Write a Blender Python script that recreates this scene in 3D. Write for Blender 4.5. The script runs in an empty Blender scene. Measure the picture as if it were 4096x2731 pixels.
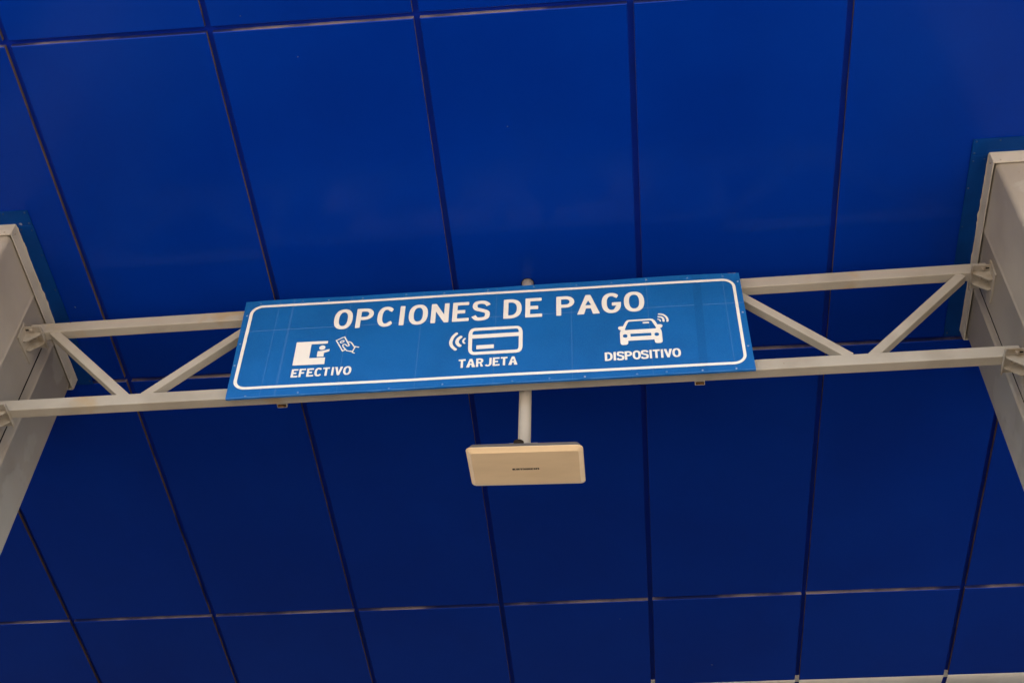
import bpy, bmesh, math, random
from mathutils import Vector, Matrix
from mathutils.geometry import tessellate_polygon

scene = bpy.context.scene
S = 5.8            # metres from the lens up to the soffit; the lengths below are in this unit
CZ = 1.7           # eye height
random.seed(7)

# ------------------------------------------------------------ camera
PITCH, YAW, ROLL = math.radians(49.7257), math.radians(-6.5464), math.radians(2.0301)
fw = Vector((math.sin(YAW)*math.cos(PITCH), math.cos(YAW)*math.cos(PITCH), math.sin(PITCH)))
rt = Vector((math.cos(YAW), -math.sin(YAW), 0)); up = rt.cross(fw)
cr = rt*math.cos(ROLL) + up*math.sin(ROLL)
cu = -rt*math.sin(ROLL) + up*math.cos(ROLL)
cam = bpy.data.cameras.new("camera"); camo = bpy.data.objects.new("camera", cam)
scene.collection.objects.link(camo)
camo.matrix_world = Matrix(((cr.x, cu.x, -fw.x, 0), (cr.y, cu.y, -fw.y, 0), (cr.z, cu.z, -fw.z, CZ), (0, 0, 0, 1)))
cam.lens = 47.6; cam.sensor_width = 36; cam.sensor_fit = 'HORIZONTAL'
cam.clip_start = 0.05; cam.clip_end = 3000
scene.camera = camo

# ------------------------------------------------------------ light
SUN_EL, SUN_AZ = math.radians(62), math.radians(192)     # azimuth clockwise from +Y: a high sun behind the camera
world = bpy.data.worlds.new("World"); scene.world = world; world.use_nodes = True
nt = world.node_tree; nt.nodes.clear()
sky = nt.nodes.new('ShaderNodeTexSky'); sky.sky_type = 'NISHITA'; sky.sun_disc = False
sky.sun_elevation = SUN_EL; sky.sun_rotation = SUN_AZ; sky.air_density = 1.2; sky.dust_density = 3.0
bg = nt.nodes.new('ShaderNodeBackground'); bg.inputs[1].default_value = 0.15
wo = nt.nodes.new('ShaderNodeOutputWorld')
nt.links.new(sky.outputs[0], bg.inputs[0]); nt.links.new(bg.outputs[0], wo.inputs[0])
sl = bpy.data.lights.new("sun", 'SUN'); sl.energy = 2.5; sl.angle = math.radians(0.5); sl.color = (1, 0.95, 0.87)
so = bpy.data.objects.new("sun", sl); scene.collection.objects.link(so)
sd = Vector((math.sin(SUN_AZ)*math.cos(SUN_EL), math.cos(SUN_AZ)*math.cos(SUN_EL), math.sin(SUN_EL)))
so.rotation_euler = sd.to_track_quat('Z', 'Y').to_euler(); so.location = sd*60
vs = scene.view_settings
vs.view_transform = 'Standard'; vs.look = 'None'; vs.gamma = 1; vs.exposure = 1.80; vs.use_curve_mapping = False

# ------------------------------------------------------------ helpers
def P3(x, y, z):
    return Vector((x*S, y*S, z*S + CZ))

def empty(name, loc, label, cat, group=None):
    o = bpy.data.objects.new(name, None); scene.collection.objects.link(o)
    o.location = loc; o.empty_display_size = 0.2
    o['label'] = label; o['category'] = cat; o['kind'] = 'thing'
    if group: o['group'] = group
    return o

def wloc(o):
    v = Vector((0, 0, 0))
    while o is not None:
        v += o.location; o = o.parent
    return v

def link(name, bm, mats, parent=None, smooth=False, label=None):
    """one bmesh given in world coordinates -> one mesh object"""
    if parent is not None:
        bmesh.ops.translate(bm, verts=bm.verts, vec=-wloc(parent))
    me = bpy.data.meshes.new(name); bm.to_mesh(me); bm.free()
    for m in (mats if isinstance(mats, (list, tuple)) else [mats]): me.materials.append(m)
    if smooth:
        for p in me.polygons: p.use_smooth = True
    o = bpy.data.objects.new(name, me); scene.collection.objects.link(o)
    if parent is not None: o.parent = parent
    if label: o['label'] = label
    return o

def frame_box(bm, c, ax, ay, az, bev=0.0, seg=2, mi=0):
    """box centred on c with half-extent vectors ax, ay, az (world)"""
    vs_ = [bm.verts.new(c + ax*i + ay*j + az*k) for i in (-1, 1) for j in (-1, 1) for k in (-1, 1)]
    idx = ((0,1,3,2),(4,6,7,5),(0,4,5,1),(2,3,7,6),(0,2,6,4),(1,5,7,3))
    fs = [bm.faces.new([vs_[i] for i in f]) for f in idx]
    for f in fs: f.material_index = mi
    if bev:
        ed = list({e for f in fs for e in f.edges})
        r = bmesh.ops.bevel(bm, geom=ed, offset=bev, segments=seg, profile=0.5, affect='EDGES', clamp_overlap=True)
        for f in r['faces']: f.material_index = mi; f.smooth = True

def ubox(bm, x0, x1, y0, y1, z0, z1, bev=0.0, mi=0):
    """axis aligned box in soffit units"""
    c = P3((x0+x1)/2, (y0+y1)/2, (z0+z1)/2)
    frame_box(bm, c, Vector((abs(x1-x0)/2*S, 0, 0)), Vector((0, abs(y1-y0)/2*S, 0)), Vector((0, 0, abs(z1-z0)/2*S)), bev, mi=mi)

def cyl(bm, p0, p1, r, n=24, r2=None, caps=True, mi=0, smooth=True):
    d = (p1-p0).normalized()
    a = d.orthogonal().normalized(); b = d.cross(a)
    r2 = r if r2 is None else r2
    A = [bm.verts.new(p0 + (a*math.cos(t)+b*math.sin(t))*r) for t in [2*math.pi*i/n for i in range(n)]]
    B = [bm.verts.new(p1 + (a*math.cos(t)+b*math.sin(t))*r2) for t in [2*math.pi*i/n for i in range(n)]]
    for i in range(n):
        f = bm.faces.new((A[i], A[(i+1) % n], B[(i+1) % n], B[i])); f.smooth = smooth; f.material_index = mi
    if caps:
        for L in (A[::-1], B):
            f = bm.faces.new(L); f.material_index = mi

# ------------------------------------------------------------ materials
def mat(name, col, rough=0.5, spec=0.5, col2=None, nscale=3.0, nlo=0.4, nhi=0.6, detail=6.0, speck=None, bump=0.0, bscale=80.0,
        metallic=0.0, stretch=None, tint=None, col3=None, n3=(1.3, 0.6, 0.66), ior=1.5):
    m = bpy.data.materials.new(name); m.use_nodes = True
    t = m.node_tree; n = t.nodes; L = t.links; n.clear()
    out = n.new('ShaderNodeOutputMaterial'); b = n.new('ShaderNodeBsdfPrincipled')
    L.new(b.outputs[0], out.inputs[0])
    b.inputs['Roughness'].default_value = rough; b.inputs['Specular IOR Level'].default_value = spec
    b.inputs['Metallic'].default_value = metallic; b.inputs['IOR'].default_value = ior
    if tint: b.inputs['Specular Tint'].default_value = (*tint, 1)
    tc = n.new('ShaderNodeTexCoord'); vec = tc.outputs['Object']
    if stretch:
        mp = n.new('ShaderNodeMapping'); mp.inputs['Scale'].default_value = stretch
        L.new(vec, mp.inputs[0]); vec = mp.outputs[0]
    c = n.new('ShaderNodeRGB'); c.outputs[0].default_value = (*col, 1); cs = c.outputs[0]
    def layer(cs, colour, scale, lo, hi, det, off):
        nz = n.new('ShaderNodeTexNoise'); nz.inputs['Scale'].default_value = scale; nz.inputs['Detail'].default_value = det
        nz.noise_dimensions = '4D'; nz.inputs['W'].default_value = off
        L.new(vec, nz.inputs['Vector'])
        mr = n.new('ShaderNodeMapRange'); mr.inputs[1].default_value = lo; mr.inputs[2].default_value = hi
        mr.interpolation_type = 'SMOOTHSTEP'
        L.new(nz.outputs[0], mr.inputs[0])
        mx = n.new('ShaderNodeMix'); mx.data_type = 'RGBA'
        L.new(mr.outputs[0], mx.inputs[0]); L.new(cs, mx.inputs[6]); mx.inputs[7].default_value = (*colour, 1)
        return mx.outputs[2]
    if col2: cs = layer(cs, col2, nscale, nlo, nhi, detail, 0.3)
    if col3: cs = layer(cs, col3, n3[0], n3[1], n3[2], 8, 5.1)
    if speck: cs = layer(cs, speck[0], speck[1], speck[2], speck[2]+0.03, 2, 9.7)
    L.new(cs, b.inputs['Base Color'])
    if bump:
        nz = n.new('ShaderNodeTexNoise'); nz.inputs['Scale'].default_value = bscale; nz.inputs['Detail'].default_value = 3
        L.new(vec, nz.inputs['Vector'])
        bp = n.new('ShaderNodeBump'); bp.inputs['Strength'].default_value = bump; bp.inputs['Distance'].default_value = 0.002
        L.new(nz.outputs[0], bp.inputs['Height']); L.new(bp.outputs[0], b.inputs['Normal'])
    return m

M = {}
M['soffit'] = mat('blue_composite_panel', (0.0001, 0.024, 0.262), 0.2, 0.19, (0.0001, 0.029, 0.295), 1.1, 0.35, 0.7, 4,
                  speck=((0.18, 0.16, 0.22), 26.0, 0.785), tint=(0.5, 0.6, 1.0))
def per_panel(m, amount):
    t = m.node_tree; n = t.nodes; L = t.links
    b = next(x for x in n if x.type == 'BSDF_PRINCIPLED'); cs = b.inputs['Base Color'].links[0].from_socket
    oi = n.new('ShaderNodeObjectInfo'); mr = n.new('ShaderNodeMapRange')
    mr.inputs[3].default_value = 1-amount; mr.inputs[4].default_value = 1+amount
    L.new(oi.outputs['Random'], mr.inputs[0])
    hs = n.new('ShaderNodeHueSaturation'); L.new(mr.outputs[0], hs.inputs['Value']); L.new(cs, hs.inputs['Color'])
    L.new(hs.outputs[0], b.inputs['Base Color'])
    tc = next(x for x in n if x.type == 'TEX_COORD')
    nz = n.new('ShaderNodeTexNoise'); nz.inputs['Scale'].default_value = 1.4; nz.inputs['Detail'].default_value = 1
    L.new(tc.outputs['Object'], nz.inputs['Vector'])
    bp = n.new('ShaderNodeBump'); bp.inputs['Strength'].default_value = 0.5; bp.inputs['Distance'].default_value = 0.02
    L.new(nz.outputs[0], bp.inputs['Height']); L.new(bp.outputs[0], b.inputs['Normal'])
per_panel(M['soffit'], 0.035)
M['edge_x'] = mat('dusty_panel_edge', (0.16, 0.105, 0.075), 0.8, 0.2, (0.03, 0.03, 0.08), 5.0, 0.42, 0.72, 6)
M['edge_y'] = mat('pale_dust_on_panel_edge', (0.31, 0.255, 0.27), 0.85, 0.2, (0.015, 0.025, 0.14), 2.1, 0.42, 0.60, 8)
M['groove'] = mat('blue_joint_backing', (0.001, 0.020, 0.31), 0.55, 0.12, (0.002, 0.021, 0.24), 3, 0.4, 0.7)
M['trim_white'] = mat('white_composite_panel', (0.84, 0.79, 0.71), 0.3, 0.5, (0.76, 0.71, 0.63), 2, 0.45, 0.6)
M['roof'] = mat('grey_roof_sheet', (0.35, 0.35, 0.34), 0.7, 0.3, (0.3, 0.3, 0.29), 2)
M['paint'] = mat('grey_beige_steel_paint', (0.35, 0.307, 0.253), 0.5, 0.3, (0.305, 0.265, 0.215), 2.8, 0.38, 0.68, 9,
                 speck=((0.24, 0.17, 0.11), 60.0, 0.77), bump=0.25, bscale=160, col3=(0.385, 0.345, 0.29), n3=(1.6, 0.60, 0.63))
M['truss'] = mat('beige_tube_paint', (0.385, 0.345, 0.285), 0.5, 0.3, (0.32, 0.282, 0.225), 4.0, 0.42, 0.7, 8,
                 speck=((0.20, 0.13, 0.08), 45.0, 0.76), bump=0.2, bscale=150, col3=(0.37, 0.285, 0.18), n3=(2.4, 0.585, 0.66))
M['collar'] = mat('cream_collar_paint', (0.50, 0.45, 0.375), 0.55, 0.3, (0.43, 0.385, 0.32), 5.0, 0.42, 0.66, 8, bump=0.3, bscale=90)
M['flash'] = mat('teal_blue_flashing', (0.0008, 0.036, 0.185), 0.45, 0.12, (0.0008, 0.029, 0.155), 6, 0.4, 0.65, 5,
                 speck=((0.16, 0.17, 0.26), 11.0, 0.70), tint=(0.5, 0.7, 1.0))
M['screw'] = mat('dull_screw_metal', (0.012, 0.04, 0.13), 0.6, 0.2, (0.03, 0.05, 0.12), 40)
M['pscrew'] = mat('painted_screw', (0.38, 0.33, 0.27), 0.5, 0.4, (0.25, 0.2, 0.15), 60)
M['dark'] = mat('dark_gap', (0.012, 0.009, 0.008), 0.9, 0.1, (0.02, 0.014, 0.01), 9)
M['rust'] = mat('rusty_bare_steel', (0.22, 0.11, 0.04), 0.85, 0.2, (0.025, 0.012, 0.008), 45, 0.40, 0.6, 8)
M['rustcut'] = mat('rusty_cut_edge', (0.42, 0.24, 0.14), 0.8, 0.2, (0.2, 0.08, 0.04), 30)
M['bracket'] = mat('stained_bracket_paint', (0.36, 0.32, 0.265), 0.55, 0.3, (0.27, 0.215, 0.145), 12.0, 0.48, 0.66, 6,
                   col3=(0.25, 0.13, 0.05), n3=(9.0, 0.66, 0.74), bump=0.2, bscale=120)
M['pipe'] = mat('grey_pipe_paint', (0.35, 0.315, 0.27), 0.45, 0.3, (0.315, 0.28, 0.235), 4, 0.4, 0.65, 6,
                speck=((0.12, 0.07, 0.04), 34.0, 0.76))
M['plastic'] = mat('yellowed_plastic_housing', (0.86, 0.635, 0.395), 0.5, 0.3, (0.81, 0.595, 0.365), 6, 0.4, 0.65, 6, stretch=(0.6, 2.5, 1))
M['shell'] = mat('grey_back_shell', (0.125, 0.108, 0.094), 0.6, 0.2, (0.105, 0.09, 0.078), 8)
M['logo'] = mat('black_print', (0.012, 0.008, 0.014), 0.6, 0.2, (0.02, 0.012, 0.02), 30)
M['white'] = mat('cream_reflective_film', (0.79, 0.745, 0.685), 0.5, 0.3, (0.77, 0.715, 0.645), 5, 0.4, 0.7, 4,
                 speck=((0.55, 0.3, 0.25), 70.0, 0.83))
M['asphalt'] = mat('worn_asphalt', (0.021, 0.020, 0.019), 0.95, 0.1, (0.027, 0.026, 0.025), 0.8, 0.4, 0.65, 9, bump=0.4, bscale=60)
M['bounce_apron'] = mat('pale_bounce_concrete', (0.55, 0.475, 0.385), 0.85, 0.3, (0.48, 0.41, 0.33), 0.6, 0.4, 0.65, 9, bump=0.4, bscale=40)
M['island'] = mat('dark_island_concrete', (0.09, 0.083, 0.072), 0.9, 0.2, (0.07, 0.064, 0.056), 1.5, 0.4, 0.65, 9, bump=0.4, bscale=40)  # dark tone, set to limit the light bounced up from the islands
M['kerbpaint'] = mat('yellow_kerb_paint', (0.62, 0.42, 0.04), 0.7, 0.3, (0.5, 0.36, 0.08), 5)

def sign_material(name, base, seams=True):
    """blue prismatic sheeting: fine honeycomb cells, weld lines, faint bleached streaks"""
    m = mat(name, base, 0.38, 0.35, tuple(c*0.80 for c in base), 2.6, 0.38, 0.70, 6)
    t = m.node_tree; n = t.nodes; L = t.links
    b = next(x for x in n if x.type == 'BSDF_PRINCIPLED')
    cs = b.inputs['Base Color'].links[0].from_socket
    tc = next(x for x in n if x.type == 'TEX_COORD')
    vo = n.new('ShaderNodeTexVoronoi'); vo.feature = 'DISTANCE_TO_EDGE'; vo.inputs['Scale'].default_value = 150
    L.new(tc.outputs['Object'], vo.inputs['Vector'])
    mr = n.new('ShaderNodeMapRange'); mr.inputs[1].default_value = 0.05; mr.inputs[2].default_value = 0.25
    mr.inputs[3].default_value = 0.40; mr.inputs[4].default_value = 0.0
    L.new(vo.outputs['Distance'], mr.inputs[0])
    mx = n.new('ShaderNodeMix'); mx.data_type = 'RGBA'; L.new(mr.outputs[0], mx.inputs[0]); L.new(cs, mx.inputs[6])
    mx.inputs[7].default_value = (base[0]+0.022, base[1]*1.35+0.012, base[2]*1.15+0.02, 1); cs = mx.outputs[2]
    if seams:
        sp = n.new('ShaderNodeSeparateXYZ'); L.new(tc.outputs['Object'], sp.inputs[0])
        def line(sock, pos, w, amt, cs):
            s1 = n.new('ShaderNodeMath'); s1.operation = 'SUBTRACT'; L.new(sock, s1.inputs[0]); s1.inputs[1].default_value = pos
            s2 = n.new('ShaderNodeMath'); s2.operation = 'ABSOLUTE'; L.new(s1.outputs[0], s2.inputs[0])
            r = n.new('ShaderNodeMapRange'); r.inputs[1].default_value = 0; r.inputs[2].default_value = w
            r.inputs[3].default_value = amt; r.inputs[4].default_value = 0
            L.new(s2.outputs[0], r.inputs[0])
            x = n.new('ShaderNodeMix'); x.data_type = 'RGBA'; L.new(r.outputs[0], x.inputs[0]); L.new(cs, x.inputs[6])
            x.inputs[7].default_value = (0.20, 0.33, 0.58, 1)
            return x.outputs[2]
        for u in (-1.120, -0.738, -0.357, 0.027, 0.4104, 0.7965, 1.186): cs = line(sp.outputs['X'], u, 0.0022, 0.22, cs)
        for u in (-1.045,): cs = line(sp.outputs['X'], u, 0.008, 0.13, cs)
        cs = line(sp.outputs['Z'], SIGN_SEAM, 0.0026, 0.42, cs)
    L.new(cs, b.inputs['Base Color'])
    return m
SIGN_SEAM = 0.1335
M['signblue'] = sign_material('blue_reflective_sheeting', (0.002, 0.101, 0.345))
M['patch'] = sign_material('newer_blue_sheeting', (0.001, 0.089, 0.305), seams=False)
M['signedge'] = mat('blue_sheeting_on_edge', (0.003, 0.105, 0.36), 0.4, 0.4, (0.02, 0.14, 0.40), 9, 0.45, 0.62, 6)
M['rivet'] = mat('bleached_rivet', (0.06, 0.17, 0.41), 0.45, 0.4, (0.20, 0.28, 0.46), 30, 0.45, 0.6)

# ------------------------------------------------------------ ground
bm = bmesh.new()
for q in ((-700, -700), (700, -700), (700, 700), (-700, 700)): bm.verts.new((q[0], q[1], 0))
bm.faces.new(bm.verts)
o = link('ground', bm, M['asphalt']); o['kind'] = 'structure'
bm = bmesh.new()
for q in ((-60, -50), (60, -50), (60, 14.0), (-60, -12.0)): bm.verts.new((q[0], q[1], 0.004))  # unseen pale concrete, laid out and slanted to shape the bounced light
bm.faces.new(bm.verts)
o = link('bounce_apron', bm, M['bounce_apron']); o['kind'] = 'structure'

def island(x0, x1):
    bm = bmesh.new()
    y0, y1 = -5.0, 9.0; r = (x1-x0)/2; xc = (x0+x1)/2; h = 0.16
    loop = [(xc + r*math.cos(t), y1 + r*math.sin(t)) for t in [math.pi*i/14 for i in range(15)]]
    loop += [(xc + r*math.cos(t), y0 + r*math.sin(t)) for t in [math.pi + math.pi*i/14 for i in range(15)]]
    def ring(z, ins): return [bm.verts.new((xc+(x-xc)*(1-ins/r), y, z)) for x, y in loop]
    R = [ring(-0.05, 0), ring(h-0.02, 0.01), ring(h, 0.03)]
    for a, b, mi in ((R[0], R[1], 1), (R[1], R[2], 1)):
        for i in range(len(a)):
            f = bm.faces.new((a[i], a[(i+1) % len(a)], b[(i+1) % len(a)], b[i])); f.material_index = mi
    bm.faces.new(R[2])
    o = link('pavement', bm, [M['island'], M['kerbpaint']]); o['kind'] = 'structure'
island(-4.05, -2.95); island(1.80, 2.90)
# ------------------------------------------------------------ canopy
canopy = empty('toll_canopy', (P3(-0.05, 0.68, 1).x, P3(0, 0.68, 0).y, 0),
               'wide flat canopy overhead with deep blue ceiling panels and a white far edge', 'canopy')
XS = [-0.6568, -0.4847, -0.3146, -0.1438, 0.0283, 0.2029, 0.3806]
while XS[0] > -1.65: XS.insert(0, XS[0]-0.1725)
while XS[-1] < 1.50: XS.append(XS[-1]+0.1745)
YS = [0.3290, 0.4941, 0.8662, 1.2388, 1.4030]
G = 0.00262                     # half a joint
RET = 0.0050                    # depth of the folded panel edge

def cassette(x0, x1, y0, y1, z=1.0, ins=0.0006, dz=(0, 0, 0, 0), dx=0.0):
    bm = bmesh.new()
    def ring(i, h, tl=1): return [bm.verts.new(P3(x, y, z + h + tl*d)) for (x, y), d in zip(((x0+i, y0+i), (x1-i, y0+i), (x1-i, y1-i), (x0+i, y1-i)), dz)]
    A, B, C = ring(0, RET), ring(0, ins), ring(ins, 0)
    for k in range(4):
        j = (k+1) % 4
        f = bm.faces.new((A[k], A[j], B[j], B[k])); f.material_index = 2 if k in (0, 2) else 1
        f = bm.faces.new((B[k], B[j], C[j], C[k])); f.material_index = 0
    bm.faces.new(C[::-1])
    return bm

for i in range(len(XS)-1):
    for j in range(len(YS)-1):
        d = [random.uniform(-1, 1)*0.00022 for _ in range(4)]
        y1 = YS[j+1] - (G if j < len(YS)-2 else 0.0)
        bm = cassette(XS[i]+G, XS[i+1]-G, YS[j]+G, y1, dz=d)
        link('soffit_panel', bm, [M['soffit'], M['edge_x'], M['edge_y']], canopy)
# white edge pieces, turned up a little towards the outside
for i in range(len(XS)-1):
    bm = bmesh.new()
    x0, x1 = XS[i]+G, XS[i+1]-G
    y0 = YS[-1] + 0.0003
    prof = [(y0, 1+RET), (y0, 1.0003), (y0+0.0006, 1.0), (y0+0.015, 1.0022), (y0+0.045, 1.0075), (y0+0.068, 1.016), (y0+0.074, 1.032), (y0+0.074, 1.12)]
    a = [bm.verts.new(P3(x0, y, z)) for y, z in prof]; b = [bm.verts.new(P3(x1, y, z)) for y, z in prof]
    for k in range(len(prof)-1):
        f = bm.faces.new((a[k], b[k], b[k+1], a[k+1])); f.smooth = k > 1
    link('edge_trim', bm, M['trim_white'], canopy)
bm = bmesh.new(); ubox(bm, XS[0], XS[-1], YS[-1]-0.004, YS[-1]+0.0075, 1.0030, 1.0048)
link('trim_backing', bm, M['trim_white'], canopy)
bm = bmesh.new(); ubox(bm, XS[0], XS[-1], YS[0], YS[-1]+0.07, 1.0049, 1.0100)
link('joint_backing', bm, M['groove'], canopy)
bm = bmesh.new(); ubox(bm, XS[0]-0.002, XS[-1]+0.002, YS[0]-0.002, YS[-1]+0.0735, 1.0105, 1.13)
link('roof', bm, M['roof'], canopy)
bm = bmesh.new(); ubox(bm, XS[0], XS[-1], YS[0]-0.012, YS[0]-0.0025, 0.9995, 1.14)
link('fascia', bm, M['trim_white'], canopy)

# unseen canopy extensions, added to keep light from coming in at the sides
for xa, xb in ((-5.2, XS[0]-0.003), (XS[-1]+0.003, 5.2)):
    bm = bmesh.new(); ubox(bm, xa, xb, YS[0]-0.002, YS[-1]+0.0735, 1.0, 1.13)
    link('side_light_block', bm, [M['soffit']], canopy)
    bm = bmesh.new(); ubox(bm, xa, xb, YS[0]-0.012, YS[0]-0.0025, 0.9995, 1.14)
    link('fascia', bm, M['trim_white'], canopy)

# ------------------------------------------------------------ columns
def column(fx, sx, ys, label):
    """fx: plane of the face that looks at the lane; sx: +1 if that face looks towards +x"""
    y0, rib1, gap, rib2, y1 = ys
    W = 0.105
    base = empty('steel_column', Vector((fx*S - sx*W/2*S, (y0+y1)/2*S, 0)), label, 'column', 'steel columns holding the canopy')
    r = 0.0042
    prof = []                                     # (distance behind the lane face, y)
    def arc(cx, cy, a0, a1, n=5):
        for k in range(n+1):
            t = math.radians(a0 + (a1-a0)*k/n); prof.append((cx - r*math.cos(t), cy + r*math.sin(t)))
    arc(r, y0+r, -90, 0)
    def rib(yc, w=0.0026, h=0.0011):
        for k in range(7):
            t = k/6; prof.append((-h*math.sin(math.pi*t)**1.3, yc - w + 2*w*t))
    rib(rib1)
    gk = len(prof); prof.extend([(0, gap-0.0009), (0.004, gap-0.0009), (0.004, gap+0.0009), (0, gap+0.0009)])
    rib(rib2)
    arc(r, y1-r, 0, 90)
    prof.extend([(W-r, y1), (W, y1-r), (W, y0+r), (W-r, y0)])
    bm = bmesh.new()
    zs = [(0.14-CZ)/S, 0.9995]
    lo = [bm.verts.new(P3(fx - sx*u, y, zs[0])) for u, y in prof]; hi = [bm.verts.new(P3(fx - sx*u, y, zs[1])) for u, y in prof]
    n = len(prof)
    for k in range(n):
        f = bm.faces.new((lo[k], lo[(k+1) % n], hi[(k+1) % n], hi[k]) if sx < 0 else (lo[k], hi[k], hi[(k+1) % n], lo[(k+1) % n]))
        f.smooth = True
        if gk <= k < gk+3: f.material_index = 1; f.smooth = False
    me = link('shaft', bm, [M['paint'], M['dark']], base)
    me.data.set_sharp_from_angle(angle=math.radians(50)) if hasattr(me.data, 'set_sharp_from_angle') else None
    # base plate
    bm = bmesh.new(); ubox(bm, fx+sx*0.012, fx-sx*(W+0.012), y0-0.012, y1+0.012, (0.14-CZ)/S, (0.175-CZ)/S, 0.004)
    link('base_plate', bm, M['paint'], base)
    # collar under the soffit: four sheets with a small gap to the shaft, bottom edge z 0.9835
    g, th, zc = 0.0016, 0.0010, 0.9838
    bm = bmesh.new()
    xo = fx + sx*(g+th); xi = fx + sx*g; xb = fx - sx*(W+g); xbo = fx - sx*(W+g+th)
    yo0, yi0, yo1, yi1 = y0-g-th, y0-g, y1+g+th, y1+g
    ubox(bm, min(xi, xo), max(xi, xo), yo0+0.0001, yo1-0.0001, zc, 0.9985, 0.001)
    ubox(bm, min(xo, xbo)+0.0003, max(xo, xbo)-0.0003, yo0-0.0002, yi0, zc-0.0006, 0.9988, 0.001)
    ubox(bm, min(xo, xbo)+0.0003, max(xo, xbo)-0.0003, yi1, yo1, zc, 0.9988, 0.001)
    ubox(bm, min(xb, xbo), max(xb, xbo), yo0+0.0001, yo1-0.0001, zc, 0.9986, 0.001)
    col = link('collar', bm, M['collar'], base)
    # gusset lap at the far lower corner of the collar
    # ragged paint line where the collar meets the soffit
    bm = bmesh.new(); rnd = random.Random(3 if sx > 0 else 5)
    N = 90; prev = None; amp = 0.0
    for k in range(N+1):
        y = yo0 + (yo1-yo0)*k/N
        amp = 0.6*amp + rnd.uniform(0, 1)*0.00028 + (0.0006 if rnd.random() < 0.08 else 0)
        a = bm.verts.new(P3(xo - sx*0.0004, y, 0.99795)); b = bm.verts.new(P3(xo + sx*(0.0004+amp), y, 0.9980))
        if prev: bm.faces.new((prev[0], a, b, prev[1]))
        prev = (a, b)
    link('paint_line', bm, M['collar'], base)
    # screws through the collar
    def screw_on(p, d, m=M['pscrew'], rr=0.0011):
        bm = bmesh.new(); cyl(bm, p - d*0.002, p + d*0.004, rr*S, 10, rr*S*0.7); link('screw', bm, m, base)
    for u in (0.004, 0.03, 0.06, 0.09):
        screw_on(P3(fx - sx*u, yo0, zc+0.0022), Vector((0, -1, 0)))
    screw_on(P3(xo, yo0+0.005, zc+0.006), Vector((sx, 0, 0)))
    # little overlapping tab at the far end of the collar
    bm = bmesh.new()
    pts = [(yo1-0.0002, zc+0.001), (yo1-0.0002, 0.9975), (yo1-0.010, 0.9975), (yo1-0.014, 0.992), (yo1-0.012, zc+0.003), (yo1-0.006, zc+0.001)]
    A = [bm.verts.new(P3(xo+sx*0.0004, y, z)) for y, z in pts]; B = [bm.verts.new(P3(xo, y, z)) for y, z in pts]
    bm.faces.new(A)
    for k in range(len(A)): bm.faces.new((A[k], A[(k+1) % 6], B[(k+1) % 6], B[k]))
    link('lap_tab', bm, M['collar'], base)
    # painted flashing plates on the soffit
    wx = 0.0150
    def plate(x0, x1, ya, yb, zt, zb):
        bm = bmesh.new(); ubox(bm, min(x0, x1), max(x0, x1), ya, yb, zb, zt, 0.0006)
        return link('flashing', bm, M['flash'], base)
    plate(xo+sx*(wx-0.0002), xbo-sx*0.012, y0-0.0165, y0+0.0005, 0.9996, 0.9986)
    plate(xo+sx*wx, fx-sx*0.02, y0-0.0005, y1+0.001, 0.9992, 0.9983)
    plate(xo+sx*(wx-0.0006), xbo-sx*0.012, y1-0.0005, y1+0.0095, 0.9996, 0.9987)
    for (x, y) in ((xo+sx*0.0120, y0-0.0145), (xo-sx*0.008, y0-0.0145), (xo-sx*0.034, y0-0.0145), (xo+sx*0.0125, y0-0.003),
                   (xo+sx*0.0125, y0+0.005), (xo+sx*0.003, y0+0.0035), (xo+sx*0.0130, y0+0.033), (xo+sx*0.0130, y0+0.074), (xo+sx*0.0130, y0+0.118), (xo+sx*0.012, y1+0.005)):
        screw_on(P3(x, y, 0.9985), Vector((0, 0, -1)), M['screw'], 0.0010)
    return base

column(-0.5375, 1, (0.6735, 0.7425, 0.7880, 0.8020, 0.8585), 'beige steel column left of the sign, carrying the left end of the truss')
column(0.3325, -1, (0.6600, 0.7295, 0.7845, 0.7970, 0.8530), 'beige steel column right of the sign, carrying the right end of the truss')

# ------------------------------------------------------------ truss
truss = empty('beam_truss', P3(-0.1, 0.757, 0.84), 'beige square-tube truss with zigzag braces spanning between the two columns behind the sign', 'truss')
def yf(x): return 0.7522 - 0.0075*x               # front plane of the truss
def zu(x): return 0.9595 + 0.0046*(x+0.40)/0.65   # top of the upper chord
def zl(x): return 0.8535 - 0.0012*(x+0.10)/0.4*0.5
CH, CD = 0.0130, 0.0094
XL, XR = -0.5362, 0.3312
def bar(x0, z0, x1, z1, h, d, off=0.0, bev=0.0006, name='chord', m='truss', parent=None):
    """tube lying in the truss plane; (x, z) are its centre line"""
    a = P3(x0, yf(x0)+off, z0); b = P3(x1, yf(x1)+off, z1)
    ax = (b-a)/2; ny = Vector((0.0075, 1, 0)).normalized(); w = ax.normalized().cross(ny).normalized()
    if w.z < 0: w = -w
    bm = bmesh.new(); c = (a+b)/2 + ny*(d*S/2)
    frame_box(bm, c, ax, ny*(d*S/2), w*(h*S/2), bev*S, 3)
    o = link(name, bm, M[m], parent or truss, smooth=False)
    return o
bar(XL, zu(XL)-CH/2, XR, zu(XR)-CH/2, CH, CD)
bar(XL, zl(XL)-CH/2, XR, zl(XR)-CH/2, CH, CD)
ztop = lambda x: zu(x)-CH+0.003
zbot = lambda x: zl(x)-0.003
def diag(x0, z0, x1, z1): bar(x0, z0, x1, z1, 0.0082, 0.0084, off=0.0006, bev=0.0005, name='brace')
ext = lambda xa, za, xb, zb, e: (xa-(xb-xa)*e, za-(zb-za)*e, xb+(xb-xa)*e, zb+(zb-za)*e)
diag(*ext(-0.5095, 0.9450, -0.4230, 0.8545, 0.03))
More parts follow.
